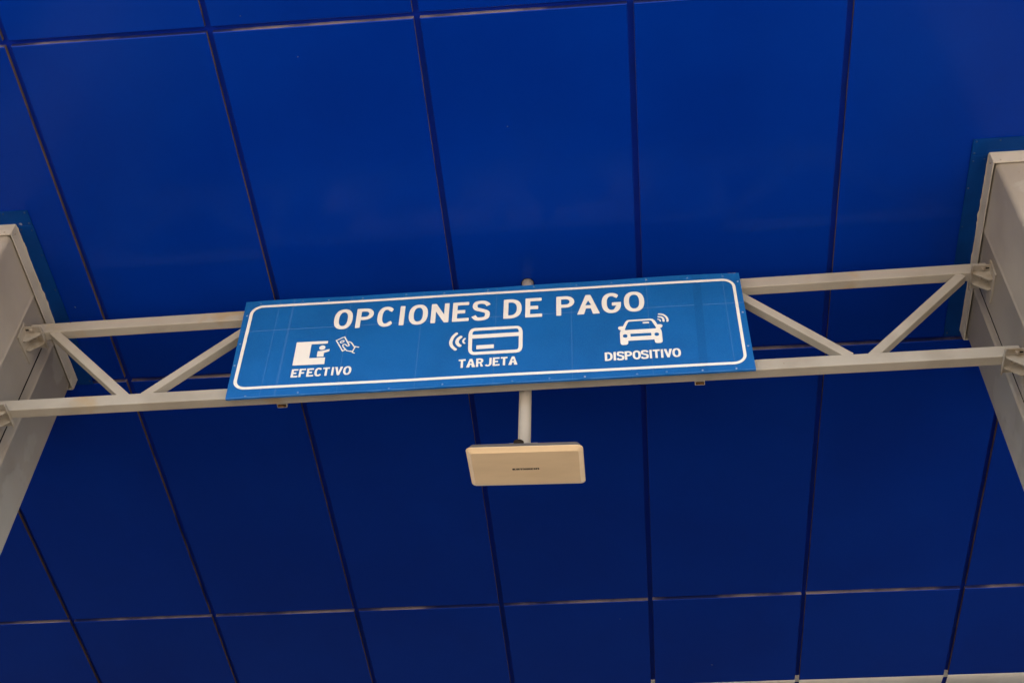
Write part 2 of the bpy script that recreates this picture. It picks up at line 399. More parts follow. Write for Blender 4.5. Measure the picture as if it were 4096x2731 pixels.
diag(*ext(-0.4020, 0.8548, -0.3175, 0.9468, 0.03))
nodes = [(-0.305, 0.945), (-0.212, 0.8545), (-0.107, 0.946), (-0.002, 0.8545), (0.090, 0.947)]
for (xa, za), (xb, zb) in zip(nodes, nodes[1:]):
    s = 0.006 if zb < za else -0.006
    diag(*ext(xa+0.006, za, xb-0.006, zb, 0.02))
diag(*ext(0.1075, 0.9480, 0.1930, 0.8550, 0.03))
diag(*ext(0.2157, 0.8540, 0.3050, 0.9485, 0.03))

def seat_bracket(sx, zc):
    """sx +1 at the left column, -1 at the right; zc: underside of the chord"""
    fx = -0.5375 if sx > 0 else 0.3325
    yn = yf(fx) - 0.0087; yfar = yn + 0.0255
    zt = zc - 0.0004; t = 0.0012
    xi = fx + sx*0.0165
    bm = bmesh.new()
    ubox(bm, min(fx, xi), max(fx, xi), yn, yfar, zt-t, zt, 0.0012)                       # shelf
    xl = xi - sx*0.0001
    ubox(bm, min(xl, xl+sx*0.0009), max(xl, xl+sx*0.0009), yn-0.0004, yfar+0.0006, zt-t-0.0022, zt+0.0001, 0.0008)   # turned-down lip
    root = link('mounting_bracket', bm, M['bracket'], truss)
    # plate welded to the column
    bm = bmesh.new()
    pts = [(yn-0.002, zt+0.003), (yn-0.0005, zt-0.0165), (yn+0.0325, zt-0.0150), (yn+0.0330, zt+0.003)]
    A = [bm.verts.new(P3(fx+sx*0.0016, y, z)) for y, z in pts]; B = [bm.verts.new(P3(fx+sx*0.0002, y, z)) for y, z in pts]
    bm.faces.new(A)
    for k in range(4): bm.faces.new((A[k], A[(k+1) % 4], B[(k+1) % 4], B[k]))
    link('wall_plate', bm, M['bracket'], root)
    # two tapered stiffeners under the shelf
    for y in (yn+0.0068, yn+0.0178):
        bm = bmesh.new()
        a, b = fx+sx*0.0016, xi-sx*0.0006
        pts = [(a, zt-t), (b, zt-t), (b, zt-t-0.0026), (a+sx*0.0030, zt-t-0.0125), (a, zt-t-0.0115)]
        A = [bm.verts.new(P3(x, y, z)) for x, z in pts]; B = [bm.verts.new(P3(x, y+0.0010, z)) for x, z in pts]
        bm.faces.new(A); bm.faces.new(B[::-1])
        for k in range(5): bm.faces.new((A[k], A[(k+1) % 5], B[(k+1) % 5], B[k]))
        bmesh.ops.recalc_face_normals(bm, faces=bm.faces)
        link('stiffener', bm, M['bracket'], root)
    for y, u in ((yn+0.0034, 0.0075), (yn+0.0128, 0.0085)):
        bm = bmesh.new(); x = fx + sx*u
        p = P3(x, y, zt-t); dn = Vector((0, 0, -1))
        cyl(bm, p, p+dn*0.004, 0.0021*S, 20)
        cyl(bm, p+dn*0.004, p+dn*0.013, 0.00165*S, 6, 0.0015*S, smooth=False)
        cyl(bm, p+dn*0.013, p+dn*0.019, 0.0008*S, 10)
        link('bolt', bm, M['pscrew'], root)
    bm = bmesh.new()
    ubox(bm, fx+sx*0.0022 if sx > 0 else fx-0.0060, fx+0.0060 if sx > 0 else fx-0.0022, yn+0.0027, yn+0.0042, zt-t-0.00012, zt-t+0.0001)
    link('bolt_slot', bm, M['dark'], root)
for sx in (1, -1):
    x = -0.5375 if sx > 0 else 0.3325
    seat_bracket(sx, zu(x)-CH)
    seat_bracket(sx, zl(x)-CH)
# ------------------------------------------------------------ sign
SP0 = Vector((-0.105, 0.7445, 0.895))
UA = Vector((1, -0.0075, 0)).normalized(); VA = Vector((0, -0.03, 1.0)); VA = (VA - UA*VA.dot(UA)).normalized(); NA = UA.cross(VA)   # NA looks at the traffic
sign = empty('payment_sign', P3(*SP0), 'blue sign with white lettering, frame and payment pictograms fixed to the front of the truss', 'sign')
sign_c = P3(*SP0)
RIV_T = [-1.225, -1.0, -0.86, -0.68, -0.45, -0.25, -0.02, 0.22, 0.44, 0.62, 0.80, 1.01, 1.19]
RIV_B = [-1.19, -0.93, -0.48, -0.22, 0.12, 0.30, 0.47, 0.72, 0.86, 1.03, 1.19]
def buckle(u, v):
    """the sheet is not quite flat: a few millimetres, dished between the rivets"""
    d = 0.0016*math.sin(2.3*u+0.5)*math.cos(3.1*v) + 0.0009*math.sin(6.1*u+1.7+2*v)
    return d
def SG(u, v, off=0.0):
    return sign_c + UA*u + VA*v + NA*(off + buckle(u, v))
# board outline, slightly out of square as on the real sheet
def outline(s, t):
    """s, t in 0..1 -> u, v"""
    u = (1-t)*(-1.2887*(1-s) + 1.2808*s) + t*(-1.3058*(1-s) + 1.2745*s)
    top = 0.3700 + 0.0030*math.sin(9.0*s+0.6) + 0.0018*math.sin(23*s)
    v = (1-t)*(-0.3535) + t*top
    return u, v
bm = bmesh.new(); NU, NV = 110, 26
rows = []
for j in range(NV+1):
    r = []
    for i in range(NU+1):
        u, v = outline(i/NU, j/NV); r.append(bm.verts.new(SG(u, v)))
    rows.append(r)
# rolled lower lip, with a dent beside each rivet
def dent(u): return sum(math.exp(-((u-b)/0.022)**2) for b in RIV_B)
lip = []
for (dv, off) in ((-0.0018, -0.0008), (-0.0034, -0.0032), (-0.0036, -0.0075), (-0.0030, -0.0135)):
    r = []
    for i in range(NU+1):
        u, v = outline(i/NU, 0); k = 0.0016*dent(u) + 0.0008*math.sin(17*u)
        r.append(bm.verts.new(SG(u, v + dv + k*0.6, off - k*0.4)))
    lip.append(r)
for a, b, mi in [(rows[j], rows[j+1], 0) for j in range(NV)]:
    for i in range(NU):
        f = bm.faces.new((a[i], a[i+1], b[i+1], b[i])); f.smooth = True; f.material_index = mi
seq = [[bm.verts.new(v.co) for v in rows[0]]] + lip
for a, b in zip(seq, seq[1:]):
    for i in range(NU):
        f = bm.faces.new((b[i], b[i+1], a[i+1], a[i])); f.smooth = True; f.material_index = 1
for i0 in (0, NU):
    col = [rows[j][i0] for j in range(NV+1)]
    bk = [bm.verts.new(v.co - NA*0.0135) for v in col]; col = [bm.verts.new(v.co) for v in col]
    for j in range(NV):
        f = bm.faces.new((col[j], col[j+1], bk[j+1], bk[j])); f.material_index = 1
bk = [bm.verts.new(v.co - NA*0.0135) for v in rows[NV]]; tp = [bm.verts.new(v.co) for v in rows[NV]]
for i in range(NU):
    f = bm.faces.new((tp[i], tp[i+1], bk[i+1], bk[i])); f.material_index = 1
bmesh.ops.recalc_face_normals(bm, faces=bm.faces)
link('board', bm, [M['signblue'], M['signedge']], sign)
bm = bmesh.new()
frame_box(bm, sign_c - NA*0.0155 + UA*(-0.008) + VA*0.005, UA*1.270, NA*0.0012, VA*0.345)
link('back_sheet', bm, M['roof'], sign)

def flat(name, polys, off, m, parent=None, label=None):
    """polys: list of [outer, hole, hole...] in sign coordinates; long edges are split so that they follow the sheet"""
    bm = bmesh.new()
    for loops in polys:
        L3 = [[Vector((p[0], p[1], 0)) for p in l] for l in loops]
        fl = [p for l in L3 for p in l]
        vv = [bm.verts.new(SG(p.x, p.y, off)) for p in fl]
        for t in tessellate_polygon(L3):
            try: bm.faces.new([vv[i] for i in t])
            except ValueError: pass
    bmesh.ops.recalc_face_normals(bm, faces=bm.faces)
    return link(name, bm, m, parent or sign, label=label)

def strip_outline(pts, w, caps=True, closed=False, smooth=3):
    """centre line -> outline polygon of a stroke (w may vary along it)"""
    P = [Vector(p) for p in pts]
    if smooth and len(P) > 2:
        Q = []
        n = len(P)
        for i in range(n-1):
            p0 = P[max(i-1, 0)]; p1 = P[i]; p2 = P[i+1]; p3 = P[min(i+2, n-1)]
            for k in range(smooth*2):
                t = k/(smooth*2)
                Q.append(0.5*((2*p1) + (p2-p0)*t + (2*p0-5*p1+4*p2-p3)*t*t + (3*p1-p0-3*p2+p3)*t**3))
        Q.append(P[-1]); P = Q
    L, R = [], []
    n = len(P)
    for i in range(n):
        a = P[max(i-1, 0)]; b = P[min(i+1, n-1)]
        d = ((b-P[i]).normalized() + (P[i]-a).normalized()).normalized() if 0 < i < n-1 else (b-a).normalized(); nn = Vector((-d.y, d.x))
        if 0 < i < n-1:
            d1 = (P[i]-P[i-1]).normalized(); c = max(0.45, abs(d.dot(d1)))
        else: c = 1
        h = w/2/c
        L.append(P[i] + nn*h); R.append(P[i] - nn*h)
    out = list(L)
    if caps:
        d = (P[-1]-P[-2]).normalized(); a0 = math.atan2(d.y, d.x) + math.pi/2
        out += [P[-1] + Vector((math.cos(a0 - math.pi*k/8), math.sin(a0 - math.pi*k/8)))*w/2 for k in range(1, 8)]
    out += R[::-1]
    if caps:
        d = (P[0]-P[1]).normalized(); a0 = math.atan2(d.y, d.x) + math.pi/2
        out += [P[0] + Vector((math.cos(a0 - math.pi*k/8), math.sin(a0 - math.pi*k/8)))*w/2 for k in range(1, 8)]
    return [(p.x, p.y) for p in out]

# --- border
def rrect(c, r, n=10):
    """c: TL, TR, BR, BL"""
    o = []
    for i in range(4):
        p = Vector(c[i]); a = (Vector(c[i-1])-p).normalized(); b = (Vector(c[(i+1) % 4])-p).normalized()
        cen = p + (a+b)*r
        for k in range(n+1):
            t = math.pi/2*k/n
            o.append(tuple(cen - b*r*math.cos(t) - a*r*math.sin(t)))
    return o
def dens(loop, step=0.06):
    o = []
    for i, p in enumerate(loop):
        q = loop[(i+1) % len(loop)]; d = math.hypot(q[0]-p[0], q[1]-p[1]); k = max(1, int(d/step))
        for s in range(k): o.append((p[0]+(q[0]-p[0])*s/k, p[1]+(q[1]-p[1])*s/k))
    return o
BW = 0.0170
oc = [(-1.2705, 0.3345), (1.2465, 0.3255), (1.2475, -0.3165), (-1.2680, -0.2995)]
ic = [(-1.2535, 0.3175), (1.2320, 0.3085), (1.2330, -0.2995), (-1.2510, -0.2825)]
def zip_ring(outer, inner, off, name, m):
    bm = bmesh.new(); n = len(outer)
    a = [bm.verts.new(SG(p[0], p[1], off)) for p in outer]; b = [bm.verts.new(SG(p[0], p[1], off)) for p in inner]
    for i in range(n): bm.faces.new((a[i], a[(i+1) % n], b[(i+1) % n], b[i]))
    bmesh.ops.recalc_face_normals(bm, faces=bm.faces)
    return link(name, bm, m, sign)
O_, I_ = rrect(oc, 0.066), rrect(ic, 0.049)
def dens2(A, B, step=0.05):
    oa, ob = [], []
    n = len(A)
    for i in range(n):
        p, q = Vector(A[i]), Vector(A[(i+1) % n]); p2, q2 = Vector(B[i]), Vector(B[(i+1) % n])
        k = max(1, int((q-p).length/step))
        for s in range(k): oa.append(tuple(p.lerp(q, s/k))); ob.append(tuple(p2.lerp(q2, s/k)))
    return oa, ob
O_, I_ = dens2(O_, I_)
zip_ring(O_, I_, 0.0013, 'border', M['white'])

# --- overlapping strip of newer sheeting near the right end
pl = []
for k in range(25):
    t = k/24; v = -0.3535 + (0.369+0.3535)*t
    pl.append(((1.0172 + (1.0341-1.0172)*t, v), (1.0580 + (1.0756-1.0580)*t, v)))
bm = bmesh.new(); pr = None
for a, b in pl:
    A = bm.verts.new(SG(a[0], a[1], 0.0007)); B = bm.verts.new(SG(b[0], b[1], 0.0007))
    if pr: bm.faces.new((pr[0], pr[1], B, A))
    pr = (A, B)
link('patch_strip', bm, M['patch'], sign, label='darker overlapping strip of blue sheeting')

# --- lettering
def arcpts(cx, cy, rx, ry, a0, a1, n=14, p=2.35):
    o = []
    for k in range(n+1):
        t = math.radians(a0 + (a1-a0)*k/n); c, s = math.cos(t), math.sin(t)
        o.append((cx + rx*math.copysign(abs(c)**(2/p), c), cy + ry*math.copysign(abs(s)**(2/p), s)))
    return o
def glyph(ch, w, t):
    h = t*0.98
    if ch == 'E': return [[[(0,0),(0,1),(w*.965,1),(w*.965,1-h),(t,1-h),(t,.59),(w*.76,.59),(w*.76,.41),(t,.41),(t,h),(w,h),(w,0)]]]
    if ch == 'F': return [[[(0,0),(0,1),(w,1),(w,1-h),(t,1-h),(t,.585),(w*.80,.585),(w*.80,.405),(t,.405),(t,0)]]]
    if ch == 'T': return [[[(0,1),(w,1),(w,1-h),(w/2+t/2,1-h),(w/2+t/2,0),(w/2-t/2,0),(w/2-t/2,1-h),(0,1-h)]]]
    if ch == 'I': return [[[(0,0),(0,1),(w,1),(w,0)]]]
    if ch == 'N': return [[[(0,0),(0,1),(t*1.0,1),(w-t,.42),(w-t,1),(w,1),(w,0),(w-t*.95,0),(t,.60),(t,0)]]]
    if ch == 'V': return [[[(0,1),(t*1.12,1),(w/2,.38),(w-t*1.12,1),(w,1),(w/2+t*.5,0),(w/2-t*.5,0)]]]
    if ch == 'A':
        a = .165/2 if t < .18 else .105
        hw = w/2
        xl = lambda y: (hw-a)*y                       # outer left edge
        return [[[(0,0),(hw-a,1),(hw+a,1),(w,0),(w-t*1.42,0),(w-xl(.29)-t*1.30,.29),(xl(.29)+t*1.30,.29),(t*1.42,0)],
                 [(hw,.70),(hw-(.70-.46)*.42,.46),(hw+(.70-.46)*.42,.46)]]]
    if ch == 'O': return [[arcpts(w/2,.5,w/2,.52,0,360,40)[:-1], arcpts(w/2,.5,w/2-t*1.04,.52-h,0,360,40)[:-1]]]
    if ch == 'D':
        r = w*.62
        return [[[(0,0),(0,1)] + arcpts(w-r,.5,r,.5,90,-90,24), [(t,h),(t,1-h)] + arcpts(w-r,.5,r-t,.5-h,90,-90,20)]]
    if ch in 'PR':
        yb = .40 if ch == 'P' else .405
        rr_ = (1-yb)/2; cy = yb+rr_; x = w-rr_ if ch == 'P' else w*.97-rr_
        bowl = arcpts(x, cy, rr_, rr_, 90, -90, 16, 2.1)
        hole = [(t, yb+h), (t, 1-h)] + arcpts(x, cy, rr_-t*.98, rr_-h, 90, -90, 12, 2.1)
        if ch == 'P': return [[[(0,0),(0,1)] + bowl + [(t,yb),(t,0)], hole]]
        return [[[(0,0),(0,1)] + arcpts(x, cy, rr_, rr_, 90, -62, 16, 2.1) + [(w,0),(w-t*1.15,0),(w*.50,yb),(t,yb),(t,0)], hole]]
    if ch == 'C':
        o = arcpts(w/2,.5,w/2,.52,42,318,34); i = arcpts(w/2,.5,w/2-t*1.04,.52-h,316,44,30)
        return [[o + [(w*.80,.265)] + i[1:-1] + [(w*.80,.735)]]]
    if ch == 'G':
        o = arcpts(w/2,.5,w/2,.52,44,340,38); i = arcpts(w/2,.5,w/2-t*1.04,.52-h,320,46,30)
        return [[o + [(w,.525),(w*.52,.525),(w*.52,.355),(w*.75,.355)] + i[2:-1] + [(w*.78,.74)]]]
    if ch == 'S':
        q = t/2; c = [(w-.065,.755),(w*.76,.885),(w*.50,1.02-q),(w*.22,.90),(q+.01,.735),(w*.24,.60),(w*.52,.515),(w*.80,.42),(w-q-.01,.275),(w*.78,.115),(w*.49,-.02+q),(w*.24,.09),(.055,.235)]
        return [[strip_outline(c, t*1.0, caps=False, smooth=3)]]
    if ch == 'J':
        o = arcpts(w/2, .33, w/2, .35, 0, -152, 18, 2.1); i = arcpts(w/2, .33, w/2-t, .35-h, -150, 0, 16, 2.1)
        return [[[(w-t,1),(w,1)] + o + i]]
def soften(loop, r):
    """cut film: corners are very slightly rounded"""
    o = []; n = len(loop)
    for i in range(n):
        p = Vector(loop[i]); a = Vector(loop[i-1])-p; b = Vector(loop[(i+1) % n])-p
        if a.length < 1e-6 or b.length < 1e-6: o.append(tuple(p)); continue
        if a.angle(b) < math.radians(140):
            ra = min(r, a.length*.4); rb = min(r, b.length*.4)
            q0 = p + a.normalized()*ra; q1 = p + b.normalized()*rb
            for s in (0, .33, .67, 1): o.append(tuple((1-s)**2*q0 + 2*s*(1-s)*p + s*s*q1))
        else: o.append(tuple(p))
    return o
def word(txt, spans, v0, cap, t, name, off=0.0011):
    polys = []
    for ch, (u0, u1) in zip(txt, spans):
        for loops in glyph(ch, (u1-u0)/cap, t):
            polys.append([[(u0+x*cap, v0+y*cap) for x, y in soften(l, 0.022)] for l in loops])
    return flat(name, polys, off, M['white'])
word('OPCIONES', [(-.8130,-.7165),(-.6975,-.6085),(-.5871,-.4960),(-.4712,-.4462),(-.4237,-.3250),(-.3082,-.2156),(-.1970,-.1112),(-.0961,-.0030)], .1130, .1490, .165, 'lettering')
word('DE', [(.0655,.158),(.177,.263)], .1125, .1490, .165, 'lettering')
word('PAGO', [(.335,.427),(.440,.555),(.566,.664),(.6785,.781)], .1120, .1495, .165, 'lettering')
word('EFECTIVO', [(-.9822,-.9478),(-.9432,-.9105),(-.9042,-.8692),(-.8650,-.8265),(-.8240,-.7900),(-.7800,-.7690),(-.7640,-.7240),(-.7212,-.6808)], -.2330, .0595, .188, 'lettering')
word('TARJETA', [(-.1475,-.1130),(-.1090,-.0637),(-.0605,-.0240),(-.0195,.0160),(.0215,.0562),(.0605,.0943),(.0985,.1440)], -.2330, .0600, .188, 'lettering')
word('DISPOSITIVO', [(.5695,.6075),(.6120,.6232),(.6270,.6645),(.6660,.7022),(.7040,.7440),(.7440,.7822),(.7860,.7972),(.8020,.8362),(.8410,.8522),(.8560,.8960),(.8960,.9372)], -.2415, .0600, .188, 'lettering')

# --- pictograms (cut film on the sheet), in sign metres
IC={
 'booth':[(-0.9860,0.0273),(-0.8244,0.0252),(-0.8242,0.0054),(-0.9073,0.0056),(-0.9066,-0.0974),(-0.8244,-0.0985),(-0.8232,-0.1475),(-0.9846,-0.1459)],
 'head':[(-0.8331,-0.0215),(-0.8330,-0.0260),(-0.8341,-0.0303),(-0.8361,-0.0342),(-0.8389,-0.0374),(-0.8424,-0.0396),(-0.8463,-0.0408),(-0.8504,-0.0408),(-0.8543,-0.0396),(-0.8578,-0.0374),(-0.8607,-0.0342),(-0.8628,-0.0304),(-0.8639,-0.0260),(-0.8639,-0.0215),(-0.8629,-0.0172),(-0.8609,-0.0133),(-0.8580,-0.0101),(-0.8545,-0.0079),(-0.8506,-0.0067),(-0.8466,-0.0067),(-0.8426,-0.0079),(-0.8391,-0.0101),(-0.8362,-0.0133),(-0.8341,-0.0172)],
 'body':[(-0.8691,-0.0487),(-0.8483,-0.0485),(-0.8090,-0.0363),(-0.8088,-0.0543),(-0.8348,-0.0623),(-0.8343,-0.0911),(-0.8689,-0.0910)],
 'hand1':[(-0.7278,-0.0475),(-0.7414,-0.0575),(-0.7819,0.0244),(-0.7427,0.0490),(-0.7135,-0.0123),(-0.7127,-0.0192),(-0.7177,-0.0219),(-0.7227,-0.0199),(-0.7326,-0.0094),(-0.7384,-0.0073),(-0.7441,-0.0109),(-0.7439,-0.0207),(-0.7394,-0.0292),(-0.7248,-0.0508),(-0.7162,-0.0579),(-0.6896,-0.0644)],
 'hand2':[(-0.7212,0.0102),(-0.7039,0.0031),(-0.6855,-0.0300)],
 'hand3':[(-0.6602,-0.0365),(-0.6795,-0.0297),(-0.6895,-0.0652),(-0.6899,-0.0720),(-0.6794,-0.0787)],
 'coin':[(-0.7421,0.0177),(-0.7418,0.0158),(-0.7421,0.0137),(-0.7431,0.0116),(-0.7446,0.0096),(-0.7466,0.0079),(-0.7489,0.0066),(-0.7513,0.0057),(-0.7538,0.0053),(-0.7561,0.0054),(-0.7580,0.0061),(-0.7595,0.0073),(-0.7604,0.0089),(-0.7607,0.0108),(-0.7604,0.0129),(-0.7594,0.0150),(-0.7579,0.0169),(-0.7559,0.0187),(-0.7536,0.0200),(-0.7512,0.0209),(-0.7487,0.0213),(-0.7464,0.0211),(-0.7445,0.0204),(-0.7430,0.0193)],
 'dot':[(-0.7614,0.0028),(-0.7583,0.0021)],
 'card':[(-0.1069,0.0023),(-0.1063,0.0182),(-0.1037,0.0312),(-0.0991,0.0413),(-0.0925,0.0485),(-0.0839,0.0528),(-0.0733,0.0542),(0.1305,0.0526),(0.1411,0.0511),(0.1498,0.0467),(0.1566,0.0394),(0.1616,0.0292),(0.1646,0.0162),(0.1657,0.0003),(0.1668,-0.0967),(0.1661,-0.1121),(0.1634,-0.1247),(0.1588,-0.1344),(0.1523,-0.1413),(0.1439,-0.1455),(0.1336,-0.1468),(-0.0692,-0.1451),(-0.0796,-0.1437),(-0.0883,-0.1394),(-0.0951,-0.1324),(-0.1000,-0.1225),(-0.1032,-0.1099),(-0.1045,-0.0944)],
 'card_a':[(-0.0872,0.0107),(-0.0868,0.0173),(-0.0857,0.0228),(-0.0837,0.0271),(-0.0809,0.0301),(-0.0772,0.0319),(-0.0728,0.0326),(0.1314,0.0326),(0.1358,0.0320),(0.1395,0.0302),(0.1424,0.0271),(0.1445,0.0229),(0.1458,0.0174),(0.1463,0.0107),(0.1464,0.0047),(-0.0871,0.0036)],
 'card_b':[(-0.0868,-0.0247),(0.1469,-0.0241),(0.1477,-0.1004),(0.1473,-0.1077),(0.1461,-0.1137),(0.1439,-0.1183),(0.1408,-0.1216),(0.1368,-0.1236),(0.1319,-0.1243),(-0.0689,-0.1247),(-0.0739,-0.1240),(-0.0780,-0.1221),(-0.0812,-0.1187),(-0.0835,-0.1141),(-0.0849,-0.1081),(-0.0855,-0.1008)],
 'bar':[(-0.0635,-0.0765),(0.0229,-0.0764),(0.0234,-0.1044),(-0.0634,-0.1045)],
 'w1':[(-0.1680,0.0212),(-0.1845,-0.0027),(-0.1938,-0.0398),(-0.1872,-0.0713),(-0.1687,-0.0964)],
 'w2':[(-0.1456,-0.0066),(-0.1588,-0.0226),(-0.1624,-0.0425),(-0.1569,-0.0605),(-0.1469,-0.0715)],
 'w3':[(-0.1237,-0.0207),(-0.1302,-0.0304),(-0.1320,-0.0397),(-0.1283,-0.0508),(-0.1242,-0.0547)],
 'car':[(0.6976,0.0476),(0.8055,0.0476),(0.8161,0.0439),(0.8253,0.0329),(0.8369,0.0019),(0.8547,0.0011),(0.8611,-0.0057),(0.8606,-0.0138),(0.8559,-0.0223),(0.8476,-0.0269),(0.8537,-0.0442),(0.8552,-0.0631),(0.8552,-0.1190),(0.8533,-0.1294),(0.8463,-0.1346),(0.8305,-0.1354),(0.8210,-0.1325),(0.8174,-0.1250),(0.8159,-0.1072),(0.6873,-0.1067),(0.6875,-0.1218),(0.6860,-0.1283),(0.6799,-0.1336),(0.6631,-0.1348),(0.6544,-0.1322),(0.6502,-0.1252),(0.6490,-0.1119),(0.6487,-0.0505),(0.6510,-0.0372),(0.6551,-0.0262),(0.6463,-0.0220),(0.6413,-0.0120),(0.6416,-0.0045),(0.6454,0.0012),(0.6526,0.0032),(0.6655,0.0021),(0.6790,0.0337),(0.6857,0.0426),(0.6913,0.0463)],
 'wind':[(0.7007,0.0358),(0.8022,0.0358),(0.8091,0.0316),(0.8284,-0.0204),(0.8277,-0.0263),(0.8236,-0.0275),(0.6765,-0.0268),(0.6740,-0.0225),(0.6751,-0.0177),(0.6904,0.0272),(0.6943,0.0337)],
 'tag':[(0.7645,0.0252),(0.7959,0.0257),(0.7958,0.0143),(0.7646,0.0148)],
 'lampa':[(0.6856,-0.0711),(0.6851,-0.0744),(0.6838,-0.0774),(0.6819,-0.0799),(0.6795,-0.0817),(0.6767,-0.0827),(0.6738,-0.0829),(0.6708,-0.0822),(0.6682,-0.0807),(0.6659,-0.0785),(0.6642,-0.0757),(0.6632,-0.0725),(0.6630,-0.0692),(0.6635,-0.0659),(0.6647,-0.0629),(0.6666,-0.0604),(0.6691,-0.0585),(0.6719,-0.0575),(0.6748,-0.0573),(0.6778,-0.0580),(0.6804,-0.0595),(0.6827,-0.0618),(0.6844,-0.0646),(0.6854,-0.0678)],
 'lampb':[(0.8406,-0.0720),(0.8401,-0.0752),(0.8387,-0.0781),(0.8368,-0.0806),(0.8344,-0.0823),(0.8316,-0.0834),(0.8286,-0.0835),(0.8257,-0.0828),(0.8231,-0.0814),(0.8209,-0.0792),(0.8192,-0.0764),(0.8183,-0.0733),(0.8181,-0.0701),(0.8187,-0.0668),(0.8200,-0.0639),(0.8219,-0.0615),(0.8244,-0.0597),(0.8272,-0.0587),(0.8301,-0.0585),(0.8330,-0.0592),(0.8356,-0.0607),(0.8379,-0.0629),(0.8395,-0.0656),(0.8404,-0.0687)],
 'grille':[(0.7005,-0.0563),(0.8028,-0.0575),(0.8029,-0.0776),(0.7006,-0.0775)],
 'c1':[(0.8487,0.0784),(0.8680,0.0717),(0.8831,0.0538),(0.8884,0.0314),(0.8874,0.0219)],
 'c2':[(0.8456,0.0577),(0.8580,0.0547),(0.8671,0.0429),(0.8686,0.0236)],
 'c3':[(0.8413,0.0397),(0.8479,0.0364),(0.8520,0.0292),(0.8522,0.0237)]}

W = M['white']
flat('booth_pictogram', [[soften(IC['booth'], .002)], [IC['head']], [soften(IC['body'], .002)]], 0.0011, W)
H1 = IC['hand1']
flat('cash_pictogram', [[strip_outline(H1[4:], .0067, True, smooth=2)]], 0.0011, W)
flat('cash_pictogram', [[strip_outline(H1[0:5], .0067, True, smooth=0)]], 0.0014, W)
flat('cash_pictogram', [[strip_outline(IC['hand2'], .0067, True, smooth=2)]], 0.0014, W)
H3 = IC['hand3']
flat('cash_pictogram', [[strip_outline(H3, .0062, True, smooth=0)]], 0.0020, W)
cx = sum(p[0] for p in IC['coin'])/24; cy = sum(p[1] for p in IC['coin'])/24
big = [(cx+(p[0]-cx)*1.24, cy+(p[1]-cy)*1.42) for p in IC['coin']]; sml = [(cx+(p[0]-cx)*.72, cy+(p[1]-cy)*.52) for p in IC['coin']]
flat('cash_pictogram', [[big, sml]], 0.0011, W)
flat('card_pictogram', [[dens(IC['card']), IC['card_a'], IC['card_b']], [IC['bar']],
     [strip_outline(IC['w1'], .0168, True)], [strip_outline(IC['w2'], .0180, True)], [strip_outline(IC['w3'], .0098, True)]], 0.0011, W)
flat('car_pictogram', [[IC['car'], IC['wind'], IC['lampa'], IC['lampb'], IC['grille']], [IC['tag']],
     [strip_outline(IC['c1'], .0108, True)], [strip_outline(IC['c2'], .0108, True)], [strip_outline(IC['c3'], .0066, True)]], 0.0011, W)

# --- rivets
def rivet(u, v):
    bm = bmesh.new(); bmesh.ops.create_uvsphere(bm, u_segments=10, v_segments=6, radius=1)
    for p in bm.verts: p.co = SG(u, v, 0) + UA*p.co.x*0.0062 + VA*p.co.z*0.0062 - NA*p.co.y*0.0016
    link('rivet', bm, M['rivet'], sign, smooth=True)
for k, u in enumerate(RIV_T): rivet(u, 0.350 + 0.004*math.sin(5*u+k))
for k, u in enumerate(RIV_B): rivet(u, -0.343 + 0.003*math.sin(7*u+k))
for v in (0.26, 0.04, -0.12): rivet(-1.283, v)
for v in (0.30, 0.06, -0.19): rivet(1.262, v)

# --- uprights behind the truss that carry the board
def tube(x0, x1, y0, y1, z0, z1):
    bm = bmesh.new(); t = 0.0006
    def ring(i, z): return [bm.verts.new(P3(x, y, z)) for x, y in ((x0+i, y0+i), (x1-i, y0+i), (x1-i, y1-i), (x0+i, y1-i))]
    a, b, c, d = ring(0, z0), ring(0, z1), ring(t, z0), ring(t, z0+0.035)
    for k in range(4):
        j = (k+1) % 4
        bm.faces.new((a[k], a[j], b[j], b[k])).material_index = 0
        bm.faces.new((a[k], c[k], c[j], a[j])).material_index = 0
        bm.faces.new((c[k], d[k], d[j], c[j])).material_index = 1
    bm.faces.new(b).material_index = 0; bm.faces.new(d).material_index = 2
    bmesh.ops.recalc_face_normals(bm, faces=bm.faces)
    link('support_tube', bm, [M['bracket'], M['rust'], M['dark']], sign)
def yb(x): return yf(x)+CD+0.0004
tube(-0.2876, -0.2792, yb(-.283), yb(-.283)+0.0046, zl(-.283)-CH+0.0006, 0.958)
tube(0.0668, 0.0750, yb(.07), yb(.07)+0.0044, zl(.07)-CH+0.0006, 0.958)
bm = bmesh.new()
c = sign_c - NA*0.0100 + UA*1.2385 + VA*0.120
frame_box(bm, c, UA*0.020, NA*0.0035, VA*0.2585, 0.001)
link('support_bar', bm, M['rustcut'], sign)

# ------------------------------------------------------------ antenna on its pole
A_, B_, C_ = Vector((0.9998, 0.0065, -0.0191)), Vector((-0.0032, 0.9863, 0.1647)), Vector((0.0199, -0.1646, 0.9862))
AC = Vector((-0.0735, 0.7720, 0.7621)); AW, AD = 0.0926, 0.0530
def AP(x, y, c): return P3(*(AC + A_*x + B_*y + C_*c))
ant = empty('toll_antenna', P3(-0.0755, 0.7716, 0.766), 'flat yellowed toll antenna panel hanging from a grey pole below the sign', 'antenna')
def rring(bm, hx, hy, r, c, n=8):
    o = []
    for sx, sy, a0 in ((1, 1, 0), (-1, 1, 90), (-1, -1, 180), (1, -1, 270)):
        for k in range(n+1):
            t = math.radians(a0 + 90*k/n); o.append(bm.verts.new(AP(sx*(hx-r) + r*math.cos(t), sy*(hy-r) + r*math.sin(t), c)))
    return o
bm = bmesh.new()
hx, hy = AW/2, AD/2
